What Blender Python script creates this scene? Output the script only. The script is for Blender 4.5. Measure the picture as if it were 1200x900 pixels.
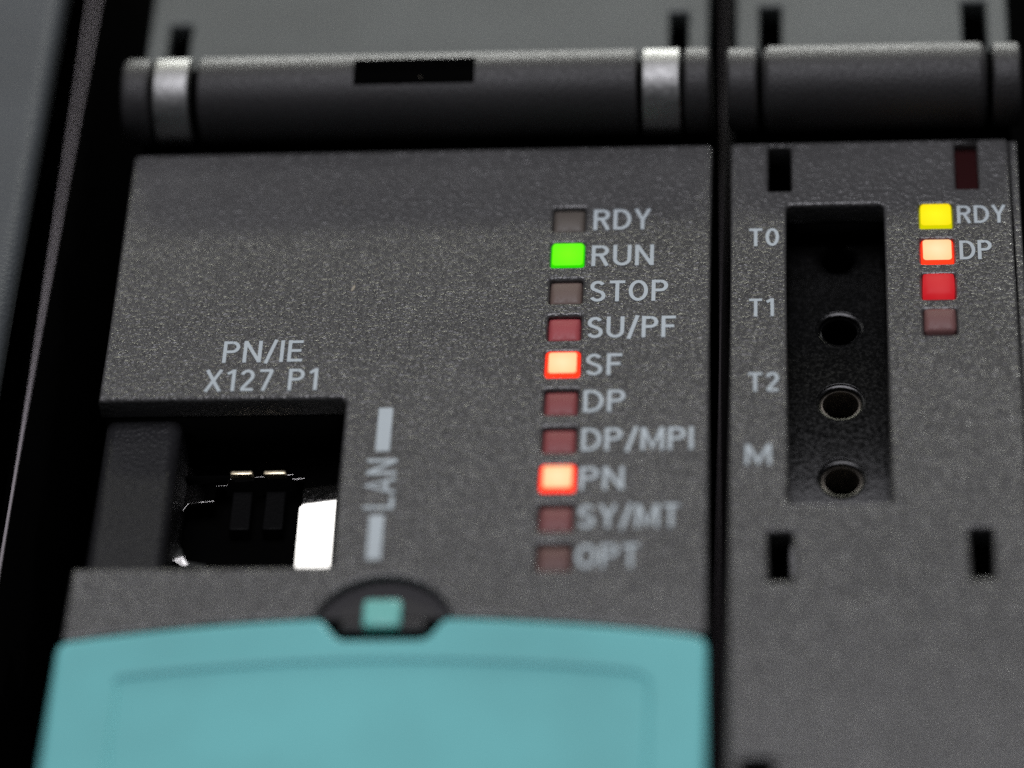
import bpy, bmesh, math, random
from mathutils import Vector, Matrix
for o in list(bpy.data.objects): bpy.data.objects.remove(o)
SC = bpy.context.scene
COL = SC.collection
MM = 0.001

# ------------------------------------------------------------------ camera
def norm(v): return Vector(v).normalized()
FPX = 4760.0                                     # focal length in photograph pixels (1200 wide)
dv = norm((290, -5100, FPX))                     # module height in camera axes (x right, y down, z forward)
dh = Vector((1, -.015, -(290 + .015 * 5100) / FPX)); dh = (dh - dv * dh.dot(dv)).normalized()
dn = dv.cross(dh)                                # into the panel
R = Matrix((dh, dn, dv)).transposed()            # world -> camera
t = Vector((245, -110, FPX)) / FPX * 335
cam_pos = -(R.transposed() @ t)
cd = bpy.data.cameras.new('camera'); cam = bpy.data.objects.new('camera', cd); COL.objects.link(cam)
flip = Matrix(((1, 0, 0), (0, -1, 0), (0, 0, -1)))
cam.matrix_world = Matrix.Translation(cam_pos * MM) @ (R.transposed() @ flip).to_4x4()
cd.sensor_fit = 'HORIZONTAL'; cd.sensor_width = 36; cd.lens = FPX / 1200 * 36
cd.clip_start = .02; cd.clip_end = 20
cd.dof.use_dof = True; cd.dof.focus_distance = .3355; cd.dof.aperture_fstop = 8.9; cd.dof.aperture_blades = 0
SC.camera = cam

# ------------------------------------------------------------------ light
W = bpy.data.worlds.new('World'); SC.world = W; W.use_nodes = True
bg = W.node_tree.nodes['Background']; bg.inputs[0].default_value = (.9, .95, 1, 1); bg.inputs[1].default_value = .03

def area(name, pos, target, sx, sy, power, color):
    l = bpy.data.lights.new(name, 'AREA'); l.shape = 'RECTANGLE'; l.size = sx; l.size_y = sy; l.energy = power; l.color = color
    o = bpy.data.objects.new(name, l); COL.objects.link(o); o.location = pos
    o.rotation_euler = (Vector(target) - Vector(pos)).to_track_quat('-Z', 'Y').to_euler()
    return o
def dir_up(deg, dist, x=0): return (x, -math.sin(math.radians(deg)) * dist, math.cos(math.radians(deg)) * dist)
# deg is measured from the panel's plane, upwards and to the front
area('ceiling_tube', dir_up(23, 1.6, -.1), (-.02, 0, 0), 1.5, .055, 4.7, (1, 1, .82))
area('overhead_panel', dir_up(2.4, 1.5, -.05), (-.02, 0, .03), 1.2, .09, 17, (.98, 1, .96))
area('room_panel', dir_up(83, 1.5, -.05), (-.02, 0, 0), .9, .8, 14, (.94, .93, 1))
area('shield_glint_lamp', dir_up(48, 1.5, -.44), (-.035, 0, -.02), .22, .18, .38, (1, 1, 1))  # small lamp added only so the nickel shield mirrors it

SC.view_settings.view_transform = 'Standard'; SC.view_settings.look = 'None'
SC.view_settings.exposure = 0; SC.view_settings.gamma = 1; SC.view_settings.use_curve_mapping = False
SC.cycles.use_denoising = False
SC.cycles.max_bounces = 6

# ------------------------------------------------------------------ materials
def pbsdf(name):
    m = bpy.data.materials.new(name); m.use_nodes = True
    return m, m.node_tree, m.node_tree.nodes['Principled BSDF']
def plastic(name, col, rough=.5, grain=.35, depth=.03, spec=.5, mottle=.12, seed=0.0, detail=3):
    """moulded plastic with an eroded, sparkling grain; grain = lump size in mm, depth = its height in mm"""
    m, nt, b = pbsdf(name); N = nt.nodes.new; L = nt.links.new
    tc = N('ShaderNodeTexCoord')
    mp = N('ShaderNodeMapping'); mp.inputs['Location'].default_value = (seed, seed * .7, seed * .3); L(tc.outputs['Object'], mp.inputs['Vector'])
    n1 = N('ShaderNodeTexNoise'); n1.inputs['Scale'].default_value = 1 / (grain * MM); n1.inputs['Detail'].default_value = detail; n1.inputs['Roughness'].default_value = .62
    L(mp.outputs[0], n1.inputs['Vector'])
    big = N('ShaderNodeTexNoise'); big.inputs['Scale'].default_value = 90; big.inputs['Detail'].default_value = 4
    L(mp.outputs[0], big.inputs['Vector'])
    bp = N('ShaderNodeBump'); bp.inputs['Strength'].default_value = 1; bp.inputs['Distance'].default_value = depth * MM
    L(n1.outputs['Fac'], bp.inputs['Height'])
    L(bp.outputs[0], b.inputs['Normal'])
    r = N('ShaderNodeMapRange'); L(big.outputs['Fac'], r.inputs[0]); r.inputs[1].default_value = .3; r.inputs[2].default_value = .7
    r.inputs[3].default_value = 1 - mottle; r.inputs[4].default_value = 1 + mottle
    mx = N('ShaderNodeVectorMath'); mx.operation = 'SCALE'; mx.inputs[0].default_value = col; L(r.outputs[0], mx.inputs['Scale'])
    L(mx.outputs[0], b.inputs['Base Color'])
    r2 = N('ShaderNodeMapRange'); L(n1.outputs['Fac'], r2.inputs[0]); r2.inputs[1].default_value = .35; r2.inputs[2].default_value = .68
    r2.inputs[3].default_value = rough + .1; r2.inputs[4].default_value = rough - .1
    L(r2.outputs[0], b.inputs['Roughness'])
    b.inputs['Specular IOR Level'].default_value = spec
    return m
def metal(name, col, rough, streak=0.0, vary=.12):
    m, nt, b = pbsdf(name); N = nt.nodes.new; L = nt.links.new
    b.inputs['Metallic'].default_value = 1; b.inputs['Base Color'].default_value = (*col, 1)
    tc = N('ShaderNodeTexCoord'); n1 = N('ShaderNodeTexNoise'); n1.inputs['Scale'].default_value = 1600; n1.inputs['Detail'].default_value = 3
    L(tc.outputs['Object'], n1.inputs['Vector'])
    r = N('ShaderNodeMapRange'); L(n1.outputs['Fac'], r.inputs[0]); r.inputs[3].default_value = max(.02, rough - vary); r.inputs[4].default_value = rough + vary
    L(r.outputs[0], b.inputs['Roughness'])
    if streak:
        bp = N('ShaderNodeBump'); bp.inputs['Distance'].default_value = streak * MM; L(n1.outputs['Fac'], bp.inputs['Height']); L(bp.outputs[0], b.inputs['Normal'])
    return m
def glow(name, col, strength, hot=None):
    m, nt, b = pbsdf(name)
    b.inputs['Base Color'].default_value = (*[c * .08 for c in col], 1); b.inputs['Roughness'].default_value = .5; b.inputs['Specular IOR Level'].default_value = .12
    b.inputs['Emission Color'].default_value = (*col, 1); b.inputs['Emission Strength'].default_value = strength
    if hot:
        N = nt.nodes.new; L = nt.links.new
        tc = N('ShaderNodeTexCoord'); nz = N('ShaderNodeTexNoise'); nz.inputs['Scale'].default_value = 900
        ln = N('ShaderNodeVectorMath'); ln.operation = 'LENGTH'; L(tc.outputs['Object'], ln.inputs[0]); L(tc.outputs['Object'], nz.inputs['Vector'])
        ad = N('ShaderNodeMath'); ad.operation = 'MULTIPLY_ADD'; L(nz.outputs['Fac'], ad.inputs[0]); ad.inputs[1].default_value = .0006; L(ln.outputs['Value'], ad.inputs[2])
        mr = N('ShaderNodeMapRange'); L(ad.outputs[0], mr.inputs[0]); mr.inputs[1].default_value = .0004; mr.inputs[2].default_value = .0020
        mc = N('ShaderNodeMix'); mc.data_type = 'RGBA'; L(mr.outputs[0], mc.inputs['Factor']); mc.inputs['A'].default_value = (*hot, 1); mc.inputs['B'].default_value = (*col, 1)
        L(mc.outputs['Result'], b.inputs['Emission Color'])
    return m

PANEL = plastic('charcoal_textured_plastic', (.078, .077, .0765), .25, .39, .125, .65, detail=1.4)
PANEL_LIT = plastic('charcoal_textured_plastic_lit', (.088, .098, .097), .5, .30, .04, .6, seed=.31)  # the upper cover's stronger light is put into this paler base colour
PITCH = plastic('dark_socket_plastic', (.0028, .0028, .003), .5, .3, .03, .05)
BAR = plastic('charcoal_satin_plastic', (.026, .025, .026), .52, .30, .07, .5)
BLACK = plastic('black_plastic', (.002, .002, .002), .7, .3, .02, 0)
SOCKET = plastic('black_gloss_plastic', (.003, .003, .003), .20, .3, .013, .42)
BAY = plastic('shaded_bay_plastic', (.018, .018, .0195), .36, .38, .08, .22, detail=1.4)  # dark inner plastic, with the bay's shade put into its colour
SCOOP = plastic('black_satin_plastic', (.024, .022, .025), .55, .3, .01, .4)
TEAL = plastic('teal_plastic', (.165, .55, .565), .48, .28, .014, .4, mottle=.08)
TAB = plastic('pale_teal_plastic', (.20, .62, .56), .45, .25, .01, .5)
GREYH = plastic('grey_textured_plastic', (.070, .078, .086), .5, .4, .06, .4, seed=.5)
NICKEL = metal('nickel_shield', (.80, .78, .75), .045, vary=.02)
ZINC = metal('zinc_ring', (.34, .34, .335), .52, .06)
STEEL = metal('steel_strip', (.50, .44, .47), .5)
SHEET = metal('dark_sheet', (.05, .045, .048), .6)
SLEEVE = metal('tarnished_sleeve', (.30, .27, .23), .4)
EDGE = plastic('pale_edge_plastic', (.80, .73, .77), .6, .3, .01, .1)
GOLD = metal('brass_contact', (.85, .74, .52), .4)
INK = plastic('white_print', (.57, .64, .67), .55, .3, .02, .3, mottle=.06)
def lens(name, col): return plastic(name, col, .48, .3, .03, .3, mottle=.2)
LENS = {'grey': lens('smoky_lens', (.135, .116, .10)), 'brown': lens('brown_lens', (.18, .128, .11)), 'plum': lens('plum_lens', (.21, .10, .095)),
        'red': lens('red_lens', (.44, .085, .095)), 'dull_red': lens('dull_red_lens', (.30, .078, .080)),
        'dark': lens('dark_red_lens', (.155, .080, .072)), 'mauve': lens('mauve_lens', (.23, .082, .080))}
G_GREEN = glow('green_glow', (.12, 1, 0), 1.0, (.20, 1, .003)); G_GREEN_R = glow('green_rim_glow', (.03, .8, 0), .9)
G_WARM = glow('warm_glow', (1, .58, .27), 1.05, (1, .78, .46)); G_RED_R = glow('red_rim_glow', (1, .03, .008), 1.9)
G_YEL = glow('yellow_glow', (1, .74, 0), 1.05, (1, .90, .01)); G_YEL_R = glow('yellow_rim_glow', (.75, .72, 0), .9)
G_DIM = glow('dim_red_glow', (.60, .014, .022), .85, (.72, .05, .055))

# ------------------------------------------------------------------ mesh helpers (all in millimetres, x right, z up, depth = +y into the panel)
def finish(bm, name, mat, root, angle=35, loc=(0, 0, 0), flat=.998):
    rl = root_loc.get(root.name, Vector((0, 0, 0))) if root else Vector((0, 0, 0))
    me = bpy.data.meshes.new(name)
    for v in bm.verts: v.co = (v.co - rl) * MM if loc == (0, 0, 0) else v.co * MM
    bm.normal_update(); bm.to_mesh(me); bm.free()
    me.set_sharp_from_angle(angle=math.radians(angle))
    if angle < 50:
        for p in me.polygons: p.use_smooth = abs(p.normal.y) < flat
    for m in (mat if isinstance(mat, (list, tuple)) else [mat]): me.materials.append(m)
    o = bpy.data.objects.new(name, me); COL.objects.link(o); o.parent = root
    if loc != (0, 0, 0): o.location = (Vector(loc) - rl) * MM
    return o
root_loc = {}
def thing(name, loc, label, cat, group=None):
    o = bpy.data.objects.new(name, None); COL.objects.link(o); o.location = Vector(loc) * MM; o.empty_display_size = .01
    root_loc[o.name] = Vector(loc); o['label'] = label; o['category'] = cat
    if group: o['group'] = group
    return o
def parent_part(o, part):                          # hang o one level deeper, keeping its place
    o.parent = part; o.location = Vector(o.location) - Vector(part.location); return o

def rrect(x0, z0, x1, z1, r=.2, n=4):
    pts = []
    for cx, cz, a0 in ((x1 - r, z1 - r, 0), (x0 + r, z1 - r, 90), (x0 + r, z0 + r, 180), (x1 - r, z0 + r, 270)):
        for i in range(n + 1):
            a = math.radians(a0 + 90 * i / n); pts.append((cx + r * math.cos(a), cz + r * math.sin(a)))
    return pts
def area2(p): return sum(p[i][0] * p[(i + 1) % len(p)][1] - p[(i + 1) % len(p)][0] * p[i][1] for i in range(len(p)))
def plate_bm(outer, holes, front, back, bevel=.15, res=3):
    """flat sheet of a given outline, rounded edges, real holes"""
    cu = bpy.data.curves.new('tmp', 'CURVE'); cu.dimensions = '2D'; cu.fill_mode = 'BOTH'
    for k, pts in enumerate([outer] + list(holes)):
        if (area2(pts) > 0) != (k == 0): pts = pts[::-1]
        s = cu.splines.new('POLY'); s.points.add(len(pts) - 1); s.use_cyclic_u = True
        for p, q in zip(s.points, pts): p.co = (q[0], q[1], 0, 1)
    th = back - front
    cu.extrude = th / 2 - bevel; cu.bevel_depth = bevel; cu.bevel_resolution = res; cu.offset = -bevel
    o = bpy.data.objects.new('tmp', cu); COL.objects.link(o)
    dg = bpy.context.evaluated_depsgraph_get(); me = bpy.data.meshes.new_from_object(o.evaluated_get(dg))
    bm = bmesh.new(); bm.from_mesh(me)
    bpy.data.objects.remove(o); bpy.data.curves.remove(cu); bpy.data.meshes.remove(me)
    c = (front + back) / 2
    for v in bm.verts: v.co = (v.co.x, c - v.co.z, v.co.y)
    bmesh.ops.remove_doubles(bm, verts=bm.verts, dist=.004)
    return bm
def plate(name, mat, root, outer, holes=(), front=0, back=2, bevel=.15, **k):
    return finish(plate_bm(outer, holes, front, back, bevel), name, mat, root, **k)
def box_bm(x0, x1, y0, y1, z0, z1, bevel=0, seg=2, bm=None):
    b = bmesh.new()
    bmesh.ops.create_cube(b, size=1)
    for v in b.verts: v.co = ((x0 + x1) / 2 + v.co.x * (x1 - x0), (y0 + y1) / 2 + v.co.y * (y1 - y0), (z0 + z1) / 2 + v.co.z * (z1 - z0))
    if bevel: bmesh.ops.bevel(b, geom=b.edges, offset=bevel, segments=seg, affect='EDGES', profile=.5)
    if bm is None: return b
    me = bpy.data.meshes.new('t'); b.to_mesh(me); bm.from_mesh(me); bpy.data.meshes.remove(me); b.free(); return bm
def box(name, mat, root, x0, x1, y0, y1, z0, z1, bevel=0, **k):
    return finish(box_bm(x0, x1, y0, y1, z0, z1, bevel), name, mat, root, **k)

def roller_bm(x0, x1, yc, zc, r, rnd=.25, slot=None, n=72):
    """closed roller along x; slot = (xa, xb, phi_a, phi_b, depth) cuts a real pocket; phi 0 up, 90 front, 180 down"""
    bm = bmesh.new()
    phis = [360 * i / n for i in range(n)]
    xs = [x0]
    prof = []
    for i in range(5):
        a = math.pi / 2 * i / 4; prof.append((x0 + rnd - rnd * math.cos(a), r - rnd + rnd * math.sin(a)))
    mid = [slot[0], slot[1]] if slot else []
    prof += [(x, r) for x in mid]
    for i in range(5):
        a = math.pi / 2 * (1 - i / 4); prof.append((x1 - rnd + rnd * math.cos(a), r - rnd + rnd * math.sin(a)))
    def P(x, rr, ph): p = math.radians(ph); return (x, yc - rr * math.sin(p), zc + rr * math.cos(p))
    rings = [[bm.verts.new(P(x, rr, ph)) for ph in phis] for x, rr in prof]
    for k in range(len(rings) - 1):
        insl = slot and abs(prof[k][0] - slot[0]) < 1e-6
        for i in range(n):
            j = (i + 1) % n
            if insl and slot[2] <= phis[i] + 1e-3 and phis[i] + 360 / n <= slot[3] + 1e-3: continue
            bm.faces.new((rings[k][i], rings[k][j], rings[k + 1][j], rings[k + 1][i]))
    bm.faces.new(rings[0]); bm.faces.new(rings[-1][::-1])
    if slot:
        be = [e for e in bm.edges if e.is_boundary]
        ret = bmesh.ops.extrude_edge_only(bm, edges=be)
        nv = [g for g in ret['geom'] if isinstance(g, bmesh.types.BMVert)]
        for v in nv: v.co.y = yc - r + slot[4]
        bmesh.ops.holes_fill(bm, edges=[e for e in bm.edges if e.is_boundary], sides=0)
    bmesh.ops.recalc_face_normals(bm, faces=bm.faces)
    return bm

# ------------------------------------------------------------------ lettering: strokes of one width on a 1 x 1 cap box
def arc(cx, cy, rx, ry, a0, a1, n=8): return [(cx + rx * math.cos(math.radians(a0 + (a1 - a0) * i / n)), cy + ry * math.sin(math.radians(a0 + (a1 - a0) * i / n))) for i in range(n + 1)]
w_ = .07                                            # half stroke, as a share of the cap height
T1 = 1 - w_; B0 = w_
def glyph(c):
    if c == 'R': return .66, [[(w_, 0), (w_, 1)], [(w_, T1), (.36, T1)] + arc(.36, .735, .215, .195, 90, -90) + [(w_, .54)], [(.33, .54), (.59, 0)]]
    if c == 'P': return .62, [[(w_, 0), (w_, 1)], [(w_, T1), (.34, T1)] + arc(.34, .72, .22, .21, 90, -90) + [(w_, .51)]]
    if c == 'D': return .70, [[(w_, 0), (w_, 1)], [(w_, T1), (.28, T1)] + arc(.28, .5, .36, .43, 90, -90, 14) + [(w_, B0)]]
    if c == 'Y': return .66, [[(.06, 1), (.33, .46), (.60, 1)], [(.33, .50), (.33, 0)]]
    if c == 'U': return .68, [[(w_, 1), (w_, .33)] + arc(.34, .33, .27, .26, 180, 360, 12) + [(.61, 1)]]
    if c == 'N': return .70, [[(w_, 0), (w_, 1)], [(w_ + .01, .96), (.62, .04)], [(.63, 0), (.63, 1)]]
    if c == 'S': return .62, [arc(.31, .72, .215, .21, 25, 200, 10)[0:] + [(.14, .60), (.31, .515), (.48, .43)] + arc(.31, .275, .235, .205, 25, -160, 11)]
    if c == 'T': return .60, [[(0, T1), (.60, T1)], [(.30, .90), (.30, 0)]]
    if c == 'O': return .74, [arc(.37, .5, .30, .43, 0, 360, 24)]
    if c == '0': return .60, [arc(.30, .5, .23, .43, 0, 360, 24)]
    if c == '/': return .40, [[(.03, -.06), (.37, 1.04)]]
    if c == 'F': return .56, [[(w_, 0), (w_, 1)], [(w_, T1), (.55, T1)], [(w_, .52), (.49, .52)]]
    if c == 'E': return .58, [[(w_, 0), (w_, 1)], [(w_, T1), (.56, T1)], [(w_, .52), (.51, .52)], [(w_, B0), (.57, B0)]]
    if c == 'L': return .54, [[(w_, 0), (w_, 1)], [(w_, B0), (.53, B0)]]
    if c == 'A': return .70, [[(.05, 0), (.35, .97), (.65, 0)], [(.15, .31), (.55, .31)]]
    if c == 'M': return .84, [[(w_, 0), (w_, 1)], [(w_ + .02, .97), (.42, .12), (.75, .97)], [(.77, 0), (.77, 1)]]
    if c == 'I': return .14, [[(w_, 0), (w_, 1)]]
    if c == 'X': return .66, [[(.05, 0), (.61, 1)], [(.05, 1), (.61, 0)]]
    if c == '1': return .42, [[(.06, .80), (.31, .95)], [(.31, 0), (.31, 1)]]
    if c == '2': return .58, [arc(.28, .70, .21, .23, 165, -35, 12) + [(.09, .10)], [(.05, B0), (.55, B0)]]
    if c == '7': return .58, [[(.03, T1), (.54, T1)], [(.51, .93), (.20, 0)]]
    return .30, []
def ribbon(bm, pts, half, y, th, closed):
    n = len(pts); L = []; Rr = []
    for i in range(n):
        a = pts[(i - 1) % n] if (closed or i) else pts[i]; b = pts[(i + 1) % n] if (closed or i < n - 1) else pts[i]
        p = Vector(pts[i]); d1 = (p - Vector(a)); d2 = (Vector(b) - p)
        if d1.length < 1e-6: d1 = d2
        if d2.length < 1e-6: d2 = d1
        d1.normalize(); d2.normalize(); n1 = Vector((-d1.y, d1.x)); n2 = Vector((-d2.y, d2.x)); m = (n1 + n2)
        m = m / max(.35, m.length_squared / 2)
        L.append(p + m * half); Rr.append(p - m * half)
    vf = [(bm.verts.new((l.x, y, l.y)), bm.verts.new((r.x, y, r.y)), bm.verts.new((l.x, y + th, l.y)), bm.verts.new((r.x, y + th, r.y))) for l, r in zip(L, Rr)]
    for i in range(n if closed else n - 1):
        a, b = vf[i], vf[(i + 1) % n]
        bm.faces.new((a[0], a[1], b[1], b[0])); bm.faces.new((a[2], a[0], b[0], b[2])); bm.faces.new((a[1], a[3], b[3], b[1]))
    if not closed:
        for e in (vf[0], vf[-1]): bm.faces.new((e[0], e[1], e[3], e[2]))
def text_bm(s, x0, z0, x1, z1, rot=False, weight=1.0, gap=.15, y=-.03):
    """the words fill the box; rot = reads upwards"""
    adv = 0; glyphs = []
    for c in s:
        wd, st = glyph(c); glyphs.append((adv, st)); adv += wd + gap
    tot = adv - gap
    hh = (x1 - x0) if rot else (z1 - z0); ww = (z1 - z0) if rot else (x1 - x0)
    sx = ww / tot; bm = bmesh.new(); k = 0
    for off, st in glyphs:
        for pl in st:
            pts = []
            for px, pz in pl:
                u = (off + px) * sx; v = pz * hh
                pts.append((x0 + hh - v, z0 + u) if rot else (x0 + u, z0 + v))
            closed = len(pts) > 3 and (Vector(pts[0]) - Vector(pts[-1])).length < 1e-4
            if closed: pts = pts[:-1]
            ribbon(bm, pts, w_ * hh * weight, y - .004 * (k % 4), .05 + .004 * (k % 4), closed); k += 1
    bmesh.ops.recalc_face_normals(bm, faces=bm.faces)
    return bm
def lettering(root, s, *a, **k):
    o = finish(text_bm(s, *a, **k), 'lettering', INK, root); o['label'] = 'white printed letters ' + s; return o

# ------------------------------------------------------------------ status lights
def led_lit_mesh(s, h, rim):                        # slot 0 rim, slot 1 core
    bm = bmesh.new(); loops = []
    for ins, y in ((0, 1.2), (0, .10), (.05, 0), (rim, -h), (rim + .12, -h - .02)):
        p = rrect(-s / 2 + ins, -s / 2 + ins, s / 2 - ins, s / 2 - ins, .34 - min(ins, .2) * .5, 4)
        loops.append([bm.verts.new((x, y, z)) for x, z in p])
    for k in range(len(loops) - 1):
        n = len(loops[0])
        for i in range(n):
            f = bm.faces.new((loops[k][i], loops[k][(i + 1) % n], loops[k + 1][(i + 1) % n], loops[k + 1][i])); f.material_index = 1 if k == 3 else 0
    f = bm.faces.new(loops[-1]); f.material_index = 1
    bmesh.ops.recalc_face_normals(bm, faces=bm.faces); return bm
def led(root, x, z, mats, label, s=2.6, front=.35, lit=False, rim=.2):
    if lit: bm = led_lit_mesh(s, .12, rim)
    else:
        bm = bmesh.new(); n = 12; g = []
        for j in range(n + 1):
            row = []
            for i in range(n + 1):
                u, v = -1 + 2 * i / n, -1 + 2 * j / n
                q = max(abs(u), abs(v)); kx = 1 - .07 * (u * v) ** 4          # corners pulled in a little
                row.append(bm.verts.new((u * s / 2 * kx, -.34 * (1 - .75 * v * v - .25 * v ** 8) * (1 - u ** 8), v * s / 2 * kx)))
            g.append(row)
        for j in range(n):
            for i in range(n): bm.faces.new((g[j][i], g[j][i + 1], g[j + 1][i + 1], g[j + 1][i]))
        be = [e for e in bm.edges if e.is_boundary]
        nv = [x for x in bmesh.ops.extrude_edge_only(bm, edges=be)['geom'] if isinstance(x, bmesh.types.BMVert)]
        for v in nv: v.co.y = 1.2
        bmesh.ops.recalc_face_normals(bm, faces=bm.faces)
    o = finish(bm, 'status_light', mats, root, 60, loc=(x, front, z)); o['label'] = label
    return o

# ================================================================== the place
# ---- mounting rack behind the modules
rack = thing('mounting_rack', (-15, 62, -90), 'dark mounting rack seen in the narrow gaps behind the modules', 'rack')
box('back_plate', BLACK, rack, -160, 110, 60, 64, -120, 190)
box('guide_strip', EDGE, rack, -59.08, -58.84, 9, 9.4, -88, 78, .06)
box('guide_post', BLACK, rack, -59.6, -58.9, 9.42, 59.9, -88, 78)

# ---- grey neighbour at the far left
nb = thing('grey_module', (-90, 30, -90), 'plain grey textured housing beside the dark gap, out of focus at the left edge', 'module')
plate('front_cover', GREYH, nb, rrect(-120, -88, -58.4, 78, 2.0, 8), (), -4, -.4, 1.4)
box('body', BLACK, nb, -118, -62.2, -.4, 59, -87, 77, .5)

# ================================================================== wide controller module
cpu = thing('controller_module', (-25.8, 30, -90), 'wide dark module with ten status lights, a network socket and a teal door', 'module', 'modules side by side in the rack')
LX, RX = -50.65, -.88
def door_z(x): return -34.92 - .0035 * (x + 25.9) ** 2
# main panel: top edge, right edge, curved lower edge round the scoop, left edge with the port bay cut into it
outer = [(RX - .3, 17.45), (LX + .3, 17.45), (LX, 17.15)]
outer += [(LX, -11.45), (-30.75, -11.45)] + [(-30.32 - .43 * 0 + 0, -11.9)] + [(-30.18, -29.2), (-30.5, -29.5), (LX, -29.4)]
outer += [(LX, door_z(LX) + .35)]
for i in range(1, 20):
    x = LX + (-31.3 - LX) * i / 20; outer.append((x, door_z(x) + .35))
cxs, czs, rs = -25.85, -36.1, 5.55
a0 = math.degrees(math.asin((door_z(-31) + .35 - czs) / rs))
outer += arc(cxs, czs, rs, rs, 180 - a0, a0, 24)
for i in range(1, 20):
    x = -20.4 + (RX + .25 + 20.4) * i / 20; outer.append((x, door_z(x) + .35))
outer += [(RX, door_z(RX) + .6), (RX, 17.15)]
LEDS = [('RDY', 8.64), ('RUN', 4.42), ('STOP', .2), ('SU/PF', -3.98), ('SF', -8.12), ('DP', -12.27), ('DP/MPI', -16.42), ('PN', -20.55), ('SY/MT', -24.66), ('OPT', -28.75)]
LEDX = -12.82
holes = [rrect(LEDX - 1.36, z - 1.36, LEDX + 1.36, z + 1.36, .2) for _, z in LEDS]
panel = plate('front_panel', PANEL, cpu, outer, holes, 0, 2.2, .3)
box('body', BLACK, cpu, LX + .5, RX - .5, 9.5, 58, -86, 76, .3)
box('inner_frame', BLACK, cpu, -30.0, RX - .4, 2.3, 9.4, -86, 17)
box('inner_frame', BLACK, cpu, LX + .5, -30.1, 2.3, 9.4, -10.9, 17)
box('inner_frame', BLACK, cpu, LX + .5, -30.1, 2.3, 9.4, -86, -30.2)

W1 = {'RDY': (-10.74, -5.95, 7.28), 'RUN': (-10.80, -5.62, 3.02), 'STOP': (-10.85, -4.4, -1.12), 'SU/PF': (-10.95, -3.66, -5.28), 'SF': (-10.98, -7.95, -9.45),
      'DP': (-11.0, -7.66, -13.5), 'DP/MPI': (-11.02, -2.12, -17.68), 'PN': (-11.05, -7.55, -21.85), 'SY/MT': (-11.08, -3.12, -25.85), 'OPT': (-11.12, -6.2, -29.95)}
kinds = {'RDY': ('grey', 'unlit smoky light beside RDY'), 'STOP': ('brown', 'unlit brownish light beside STOP'), 'SU/PF': ('red', 'unlit red light beside SU/PF'),
         'DP': ('dull_red', 'unlit dull red light beside DP'), 'DP/MPI': ('dull_red', 'unlit dull red light beside DP/MPI'), 'SY/MT': ('mauve', 'unlit reddish light beside SY/MT'),
         'OPT': ('dark', 'unlit dark light beside OPT, lowest of the column')}
for s, z in LEDS:
    if s == 'RUN': led(cpu, LEDX + .02, z, [G_GREEN_R, G_GREEN], 'lit green light beside RUN', 2.78, .06, True, .10)
    elif s in ('SF', 'PN'): led(cpu, LEDX, z, [G_RED_R, G_WARM], 'lit orange light with red rim beside ' + s, 2.8, -.04, True, .26)
    else: led(cpu, LEDX, z, LENS[kinds[s][0]], kinds[s][1], 2.66, .40)
    x0, x1, zb = W1[s]
    lettering(cpu, s, x0, zb, x1, zb + 2.42, weight=.95)
lettering(cpu, 'PN/IE', -40.85, -7.42, -34.22, -4.98, weight=.88)
lettering(cpu, 'X127 P1', -42.05, -10.62, -32.72, -8.2, weight=.88)
lettering(cpu, 'LAN', -28.12, -23.6, -25.72, -18.28, rot=True, weight=.95)
for a, b in ((-17.42, -12.72), (-28.85, -24.25)):
    o = box('printed_bar', INK, cpu, -27.55, -26.4, -.03, .02, a, b); o['label'] = 'white printed bar ' + ('above' if a > -20 else 'below') + ' the word LAN'

# ---- port bay and the network socket
PB = 6.6                                            # depth of the socket's face
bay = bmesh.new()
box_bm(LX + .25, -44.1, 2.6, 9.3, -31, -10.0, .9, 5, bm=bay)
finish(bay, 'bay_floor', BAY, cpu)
box('bay_ceiling', BLACK, cpu, LX + .3, -30.1, 2.22, 9.35, -11.43, -10.95)
box('bay_side', BLACK, cpu, -30.35, -29.95, 2.25, 9.35, -31, -11.45)
sock = box('network_socket', BLACK, cpu, -45.2, -30.4, 16.5, 17, -31, -11.9)      # back of the socket's cavity
jx1 = -31.38
opening = [(-44.45, -24.2), (-34.3, -24.2), (-34.38, -17.35), (-34.2, -17.2), (-34.2, -14.25), (-35.2, -14.25), (-35.2, -13.75), (-40.6, -13.75), (-40.6, -14.4), (-41.6, -14.4),
           (-41.6, -16.0), (-43.7, -16.05), (-44.2, -16.9), (-44.62, -17.75), (-44.62, -22.0)]
sb = plate_bm(rrect(-45.1, -24.6, jx1, -12.1, .9), [opening], PB, PB + .4, .01, 1)
bmesh.ops.rotate(sb, cent=(0, PB, -18), matrix=Matrix.Rotation(math.radians(1.05), 3, 'X'), verts=sb.verts)
bmesh.ops.rotate(sb, cent=(-32.5, PB, -18), matrix=Matrix.Rotation(math.radians(-5), 3, 'Z'), verts=sb.verts)   # foot set back, right side forward: tilted to mirror the added lamp
o = finish(sb, 'shield', NICKEL, cpu, flat=-1)
for xa, xb in ((-44.75, -44.5), (-34.1, -33.9)):
    box('socket_wall', BLACK, cpu, xa, xb, PB + .42, 16.4, -30.7, -12.3)
box('socket_wall', BLACK, cpu, -44.5, -34.1, PB + .42, 16.4, -13.7, -13.5)
for x0 in (-40.3, -37.55):
    box('contact_block', PITCH, cpu, x0, x0 + 1.7, PB + 1.6, PB + 6, -18.4, -14.2, .15)
for x0 in (-40.35, -37.6):
    box('latch_contact', GOLD, cpu, x0, x0 + 1.85, PB - .2, PB + .5, -13.95, -13.5, .14)
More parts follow.
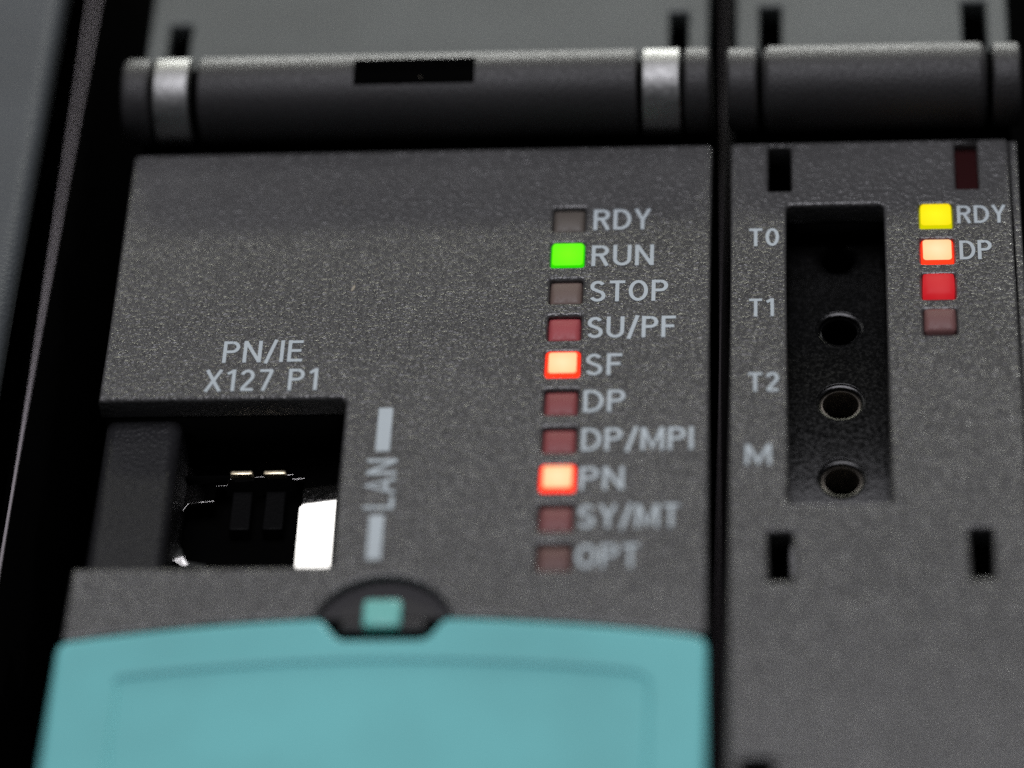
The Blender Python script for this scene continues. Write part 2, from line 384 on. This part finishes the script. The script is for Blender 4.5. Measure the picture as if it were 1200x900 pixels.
# bent spring finger at the lower left
bm = bmesh.new()
path = [(-44.35, PB + .6, -17.9), (-44.3, PB - .1, -20.8), (-44.1, PB - .45, -22.0), (-43.75, PB - .4, -22.9), (-43.2, PB - .1, -23.4), (-41.5, PB + .2, -23.55)]
rows = []
for i, p in enumerate(path):
    q = Vector(path[min(i + 1, len(path) - 1)]) - Vector(path[max(i - 1, 0)]); d = Vector((q.z, 0, -q.x)).normalized() * (.42 if i < 4 else .2)
    p = Vector(p); rows.append([bm.verts.new(p - d), bm.verts.new(p + d), bm.verts.new(p + d + Vector((0, .15, 0))), bm.verts.new(p - d + Vector((0, .15, 0)))])
for a, b in zip(rows, rows[1:]):
    for i in range(4): bm.faces.new((a[i], a[(i + 1) % 4], b[(i + 1) % 4], b[i]))
bm.faces.new(rows[0]); bm.faces.new(rows[-1][::-1]); bmesh.ops.recalc_face_normals(bm, faces=bm.faces)
finish(bm, 'spring_finger', NICKEL, cpu, 60)

# ---- finger scoop and the teal door
scp = arc(cxs, czs, rs + .5, rs + .5, 162, 18, 24)
plate('finger_scoop', SCOOP, cpu, scp, (), .75, 3.2, .1)
box('scoop_step', SCOOP, cpu, -29.2, -22.5, .35, 3.0, -35.6, -34.6, .25)
box('door_latch', TAB, cpu, -27.45, -24.45, -.1, 2.2, -35.6, -32.85, .35)
d = [(-50.95, -84), (-50.95, door_z(-50.6) - .9)] + [(-50.75, door_z(-50.6) - .25)]
for i in range(0, 21):
    x = -50.2 + (-30.9 + 50.2) * i / 20; d.append((x, door_z(x)))
d += [(-30.45, -35.15), (-29.35, -36.75), (-28.8, -37.1), (-22.7, -37.1), (-22.15, -36.75), (-21.15, -35.2), (-20.75, door_z(-20.8))]
for i in range(1, 20):
    x = -20.75 + (-2.2 + 20.75) * i / 19; d.append((x, door_z(x)))
d += [(-1.55, door_z(-1.6) - .12), (-1.05, -37.35), (-.82, -38.0), (-.8, -84)]
inset = [(-45.7, -41.6), (-45.9, -41.0), (-45.6, -40.72)]
for i in range(0, 31):
    x = -45 + (-6.6 + 45) * i / 30; inset.append((x, -39.3 - .0037 * (x + 25.6) ** 2))
inset += [(-5.7, -41.0), (-5.3, -41.6), (-5.3, -80), (-45.7, -80)]
door = finish(plate_bm(d, [inset], -.35, 1.6, .45, 5), 'door', TEAL, cpu, 40)
plate('inset_panel', TEAL, cpu, rrect(-46.6, -80.5, -4.6, -38.6, .3), (), -.11, 1.2, .1)
box('door_lip', TEAL, cpu, -28.9, -22.6, 2.6, 3.6, -38.2, -35.7, .2)
box('scoop_well', BLACK, cpu, -32, -19.7, 5.5, 6, -39, -33)

# ---- hinge bar across the top
BY, BZ, BR = -2.0, 22.0, 3.72
finish(roller_bm(-51.6, -49.1, BY, BZ, BR, .5), 'hinge_end', BAR, cpu)
finish(roller_bm(-48.8, -45.75, BY, BZ, BR - .02, .2), 'hinge_ring', ZINC, cpu)
finish(roller_bm(-45.0, -7.15, BY, BZ, BR, .3, (-31.45, -21.0, 75, 120, 3.2)), 'hinge_bar', BAR, cpu)
finish(roller_bm(-6.75, -3.5, BY, BZ, BR - .02, .2), 'hinge_ring', ZINC, cpu)
finish(roller_bm(-3.2, -.92, BY, BZ, BR, .4), 'hinge_end', BAR, cpu)
finish(roller_bm(-50.4, -1.6, BY, BZ, 2.7, .2), 'hinge_pin', BLACK, cpu)
box('hinge_seat', BLACK, cpu, -50.3, -1.2, 1.2, 9.4, 17.2, 27.5)
plate('upper_cover', PANEL_LIT, cpu, rrect(-51.0, 25.5, -1.3, 76, .5), [rrect(-49.2, 26.3, -47.25, 34.2, .1), rrect(-4.75, 26.3, -3.1, 34.5, .1)], 0, 2.2, .3)
box('inner_frame', BLACK, cpu, LX + .5, RX - .5, 5, 9.4, 27.6, 75)

# ================================================================== narrow interface module
im = thing('interface_module', (12.8, 30, -90), 'narrow dark module with four test sockets in a slot and four lights', 'module', 'modules side by side in the rack')
X0, X1 = .74, 24.2
vents = [(3.9, 11.65, 5.85, 17.0), (19.65, 11.55, 21.55, 17.0), (3.78, -31.45, 5.75, -26.35), (19.42, -31.4, 21.25, -26.25), (1.7, -55, 4.2, -48.6)]
RZ = [8.28, 4.13, .05, -4.0]
holes = [rrect(a, b, c, dd, .08) for a, b, c, dd in vents] + [rrect(5.4, -23.62, 13.55, 9.85, .5)] + [rrect(17.86 - 1.34, z - 1.4, 17.86 + 1.34, z + 1.4, .12) for z in RZ]
plate('front_panel', PANEL, im, rrect(X0, -86, X1, 17.5, .35), holes, 0, 2.2, .28)
plate('edge_rim', PANEL, im, rrect(24.28, -86, 24.95, 17.3, .2), (), .1, 3, .2)
box('body', BLACK, im, 1.1, 24.7, 11.6, 58, -86, 76, .3)
# the long recess with its four sockets: sides, then a floor with real holes
SD = 5.0
hz = [8.4, .15, -8.05, -15.85]
floor_holes = [arc(9.68, z, 1.95, 1.95, 0, 360, 32)[:-1] for z in hz]
def sag(z): return .0055 * max(0.0, -4.5 - z) ** 2          # strip bent back towards its foot, shaped to look brighter there
st = plate_bm(rrect(5.0, -25, 13.9, 10.8, .2), floor_holes, SD, SD + 3.5, .07)
for k in range(26):
    bmesh.ops.bisect_plane(st, geom=st.verts[:] + st.edges[:] + st.faces[:], plane_co=(0, 0, 1.6 - k * 1.03), plane_no=(0, 0, 1))
for v in st.verts: v.co.y += sag(v.co.z)
finish(st, 'socket_strip', SOCKET, im, flat=.968)
box('socket_back', BLACK, im, 5.0, 13.9, SD + 5.6, SD + 6.2, -25, 10.8)
for a in ((4.6, 5.38, -25, 10.8), (13.57, 14.3, -25, 10.8)):
    box('recess_side', BLACK, im, a[0], a[1], 2.25, SD + 5.5, a[2], a[3])
box('recess_side', BLACK, im, 5.39, 13.56, 2.25, SD - .01, 9.9, 10.8)
for z in hz:
    bm = bmesh.new(); n = 40; prof = ((1.97, .08), (1.80, .10), (1.70, .16), (1.64, .3), (1.64, 3.3)); rings = []
    for r, y in prof: rings.append([bm.verts.new((r * math.cos(2 * math.pi * i / n), y, r * math.sin(2 * math.pi * i / n))) for i in range(n)])
    for a, b in zip(rings, rings[1:]):
        for i in range(n): bm.faces.new((a[i], a[(i + 1) % n], b[(i + 1) % n], b[i]))
    bmesh.ops.recalc_face_normals(bm, faces=bm.faces)
    ts = finish(bm, 'test_socket', SOCKET, im, loc=(9.68, SD + sag(z), z))
    bm = bmesh.new(); rings = []
    for rr, y in ((1.63, .45), (1.5, .42), (1.46, .55), (1.46, 3.2)): rings.append([bm.verts.new((rr * math.cos(2 * math.pi * i / n), y, rr * math.sin(2 * math.pi * i / n))) for i in range(n)])
    for a, b in zip(rings, rings[1:]):
        for i in range(n): bm.faces.new((a[i], a[(i + 1) % n], b[(i + 1) % n], b[i]))
    bmesh.ops.recalc_face_normals(bm, faces=bm.faces)
    sl = finish(bm, 'sleeve', SLEEVE if z < -4 else SOCKET, im, loc=(9.68, SD + sag(z), z)); sl.parent = ts; sl.location = (0, 0, 0)  # upper two sleeves get the black plastic to stand for shade
VENT_RED_GLOW = plastic('painted_red_glow', (.022, .0015, .002), .6, .3, .01, .1)  # dark red stands in for the red glow inside the vent
box('red_glow_plate', VENT_RED_GLOW, im, 19.66, 21.54, .9, 1.6, 11.56, 16.99)  # plate added behind the vent to carry the painted glow
for s, x0, x1, zb, h in (('T0', 2.3, 4.78, 5.02, 2.1), ('T1', 2.32, 4.4, -3.12, 2.05), ('T2', 2.26, 4.75, -11.5, 2.1), ('M', 2.0, 4.12, -19.4, 2.15)):
    lettering(im, s, x0, zb, x1, zb + h, weight=.98)
lettering(im, 'RDY', 19.64, 7.3, 23.66, 9.4, weight=.95)
lettering(im, 'DP', 19.72, 3.05, 22.32, 5.27, weight=.95)
led(im, 17.86, RZ[0], [G_YEL_R, G_YEL], 'lit yellow light beside RDY', 2.62, -.02, True, .06)
led(im, 17.86, RZ[1], [G_RED_R, G_WARM], 'lit orange light with red rim beside DP', 2.62, -.02, True, .13)
led(im, 17.86, RZ[2], G_DIM, 'dimly glowing red light, third of its column', 2.6, -.15)
led(im, 17.86, RZ[3], LENS['plum'], 'unlit dull red light, lowest of its column', 2.6, -.15)
finish(roller_bm(.45, 3.1, BY, BZ, BR - .12, .4), 'hinge_end', BAR, im)
finish(roller_bm(3.45, 22.55, BY, BZ, BR, .8), 'hinge_bar', BAR, im)
finish(roller_bm(22.95, 25.4, BY, BZ, BR - .1, .4), 'hinge_end', BAR, im)
finish(roller_bm(1.0, 25.0, BY, BZ, 2.8, .2), 'hinge_pin', BLACK, im)
box('hinge_seat', BLACK, im, 1.2, 24.6, 1.2, 9.4, 17.2, 27.5)
plate('upper_cover', PANEL_LIT, im, rrect(1.1, 25.5, 24.8, 76, .5), [rrect(3.15, 26.3, 5.05, 34.95, .1), rrect(20.85, 26.3, 22.95, 35.05, .1)], 0, 2.2, .3)
box('side_sheet', SHEET, im, -.25, -.1, 4, 57, -86, 76)

# ---- dust and lint lying on the housings
random.seed(11)
DUST = plastic('dust', (.42, .38, .30), .8, .3, .02, .2)
bm = bmesh.new()
def fleck(x, z, r, y=-.015, a=None, el=1.0):
    a = random.uniform(0, 6.28) if a is None else a; k = 6; vs = []
    for i in range(k):
        t_ = 6.283 * i / k; q = r * random.uniform(.6, 1.2); u, v = q * el * math.cos(t_), q * math.sin(t_)
        vs.append(bm.verts.new((x + u * math.cos(a) - v * math.sin(a), y - random.uniform(0, .02), z + u * math.sin(a) + v * math.cos(a))))
    top = bm.verts.new((x, y - .05, z))
    for i in range(k): bm.faces.new((vs[i], vs[(i + 1) % k], top))
for i in range(170):
    x, z = (random.uniform(-50, -14.6), random.uniform(-11, 17)) if i < 100 else (random.uniform(-29, -15), random.uniform(-30, -11)) if i < 120 else random.choice(((random.uniform(14.2, 16.2), random.uniform(-25, 10)), (random.uniform(1.2, 5), random.uniform(-25, -20)), (random.uniform(14, 23.8), random.uniform(-25, -6))))
    fleck(x, z, random.uniform(.025, .055), el=random.uniform(1, 1.8))
fleck(-30.6, .9, .16, a=1.3, el=2.4); fleck(-30.45, 1.6, .07)
fleck(-25.6, 20.2, .06, y=-6)
bmesh.ops.recalc_face_normals(bm, faces=bm.faces)
o = finish(bm, 'dust', DUST, None); o['kind'] = 'stuff'; o['label'] = 'pale dust specks scattered over the dark front panels'; o['category'] = 'dust'
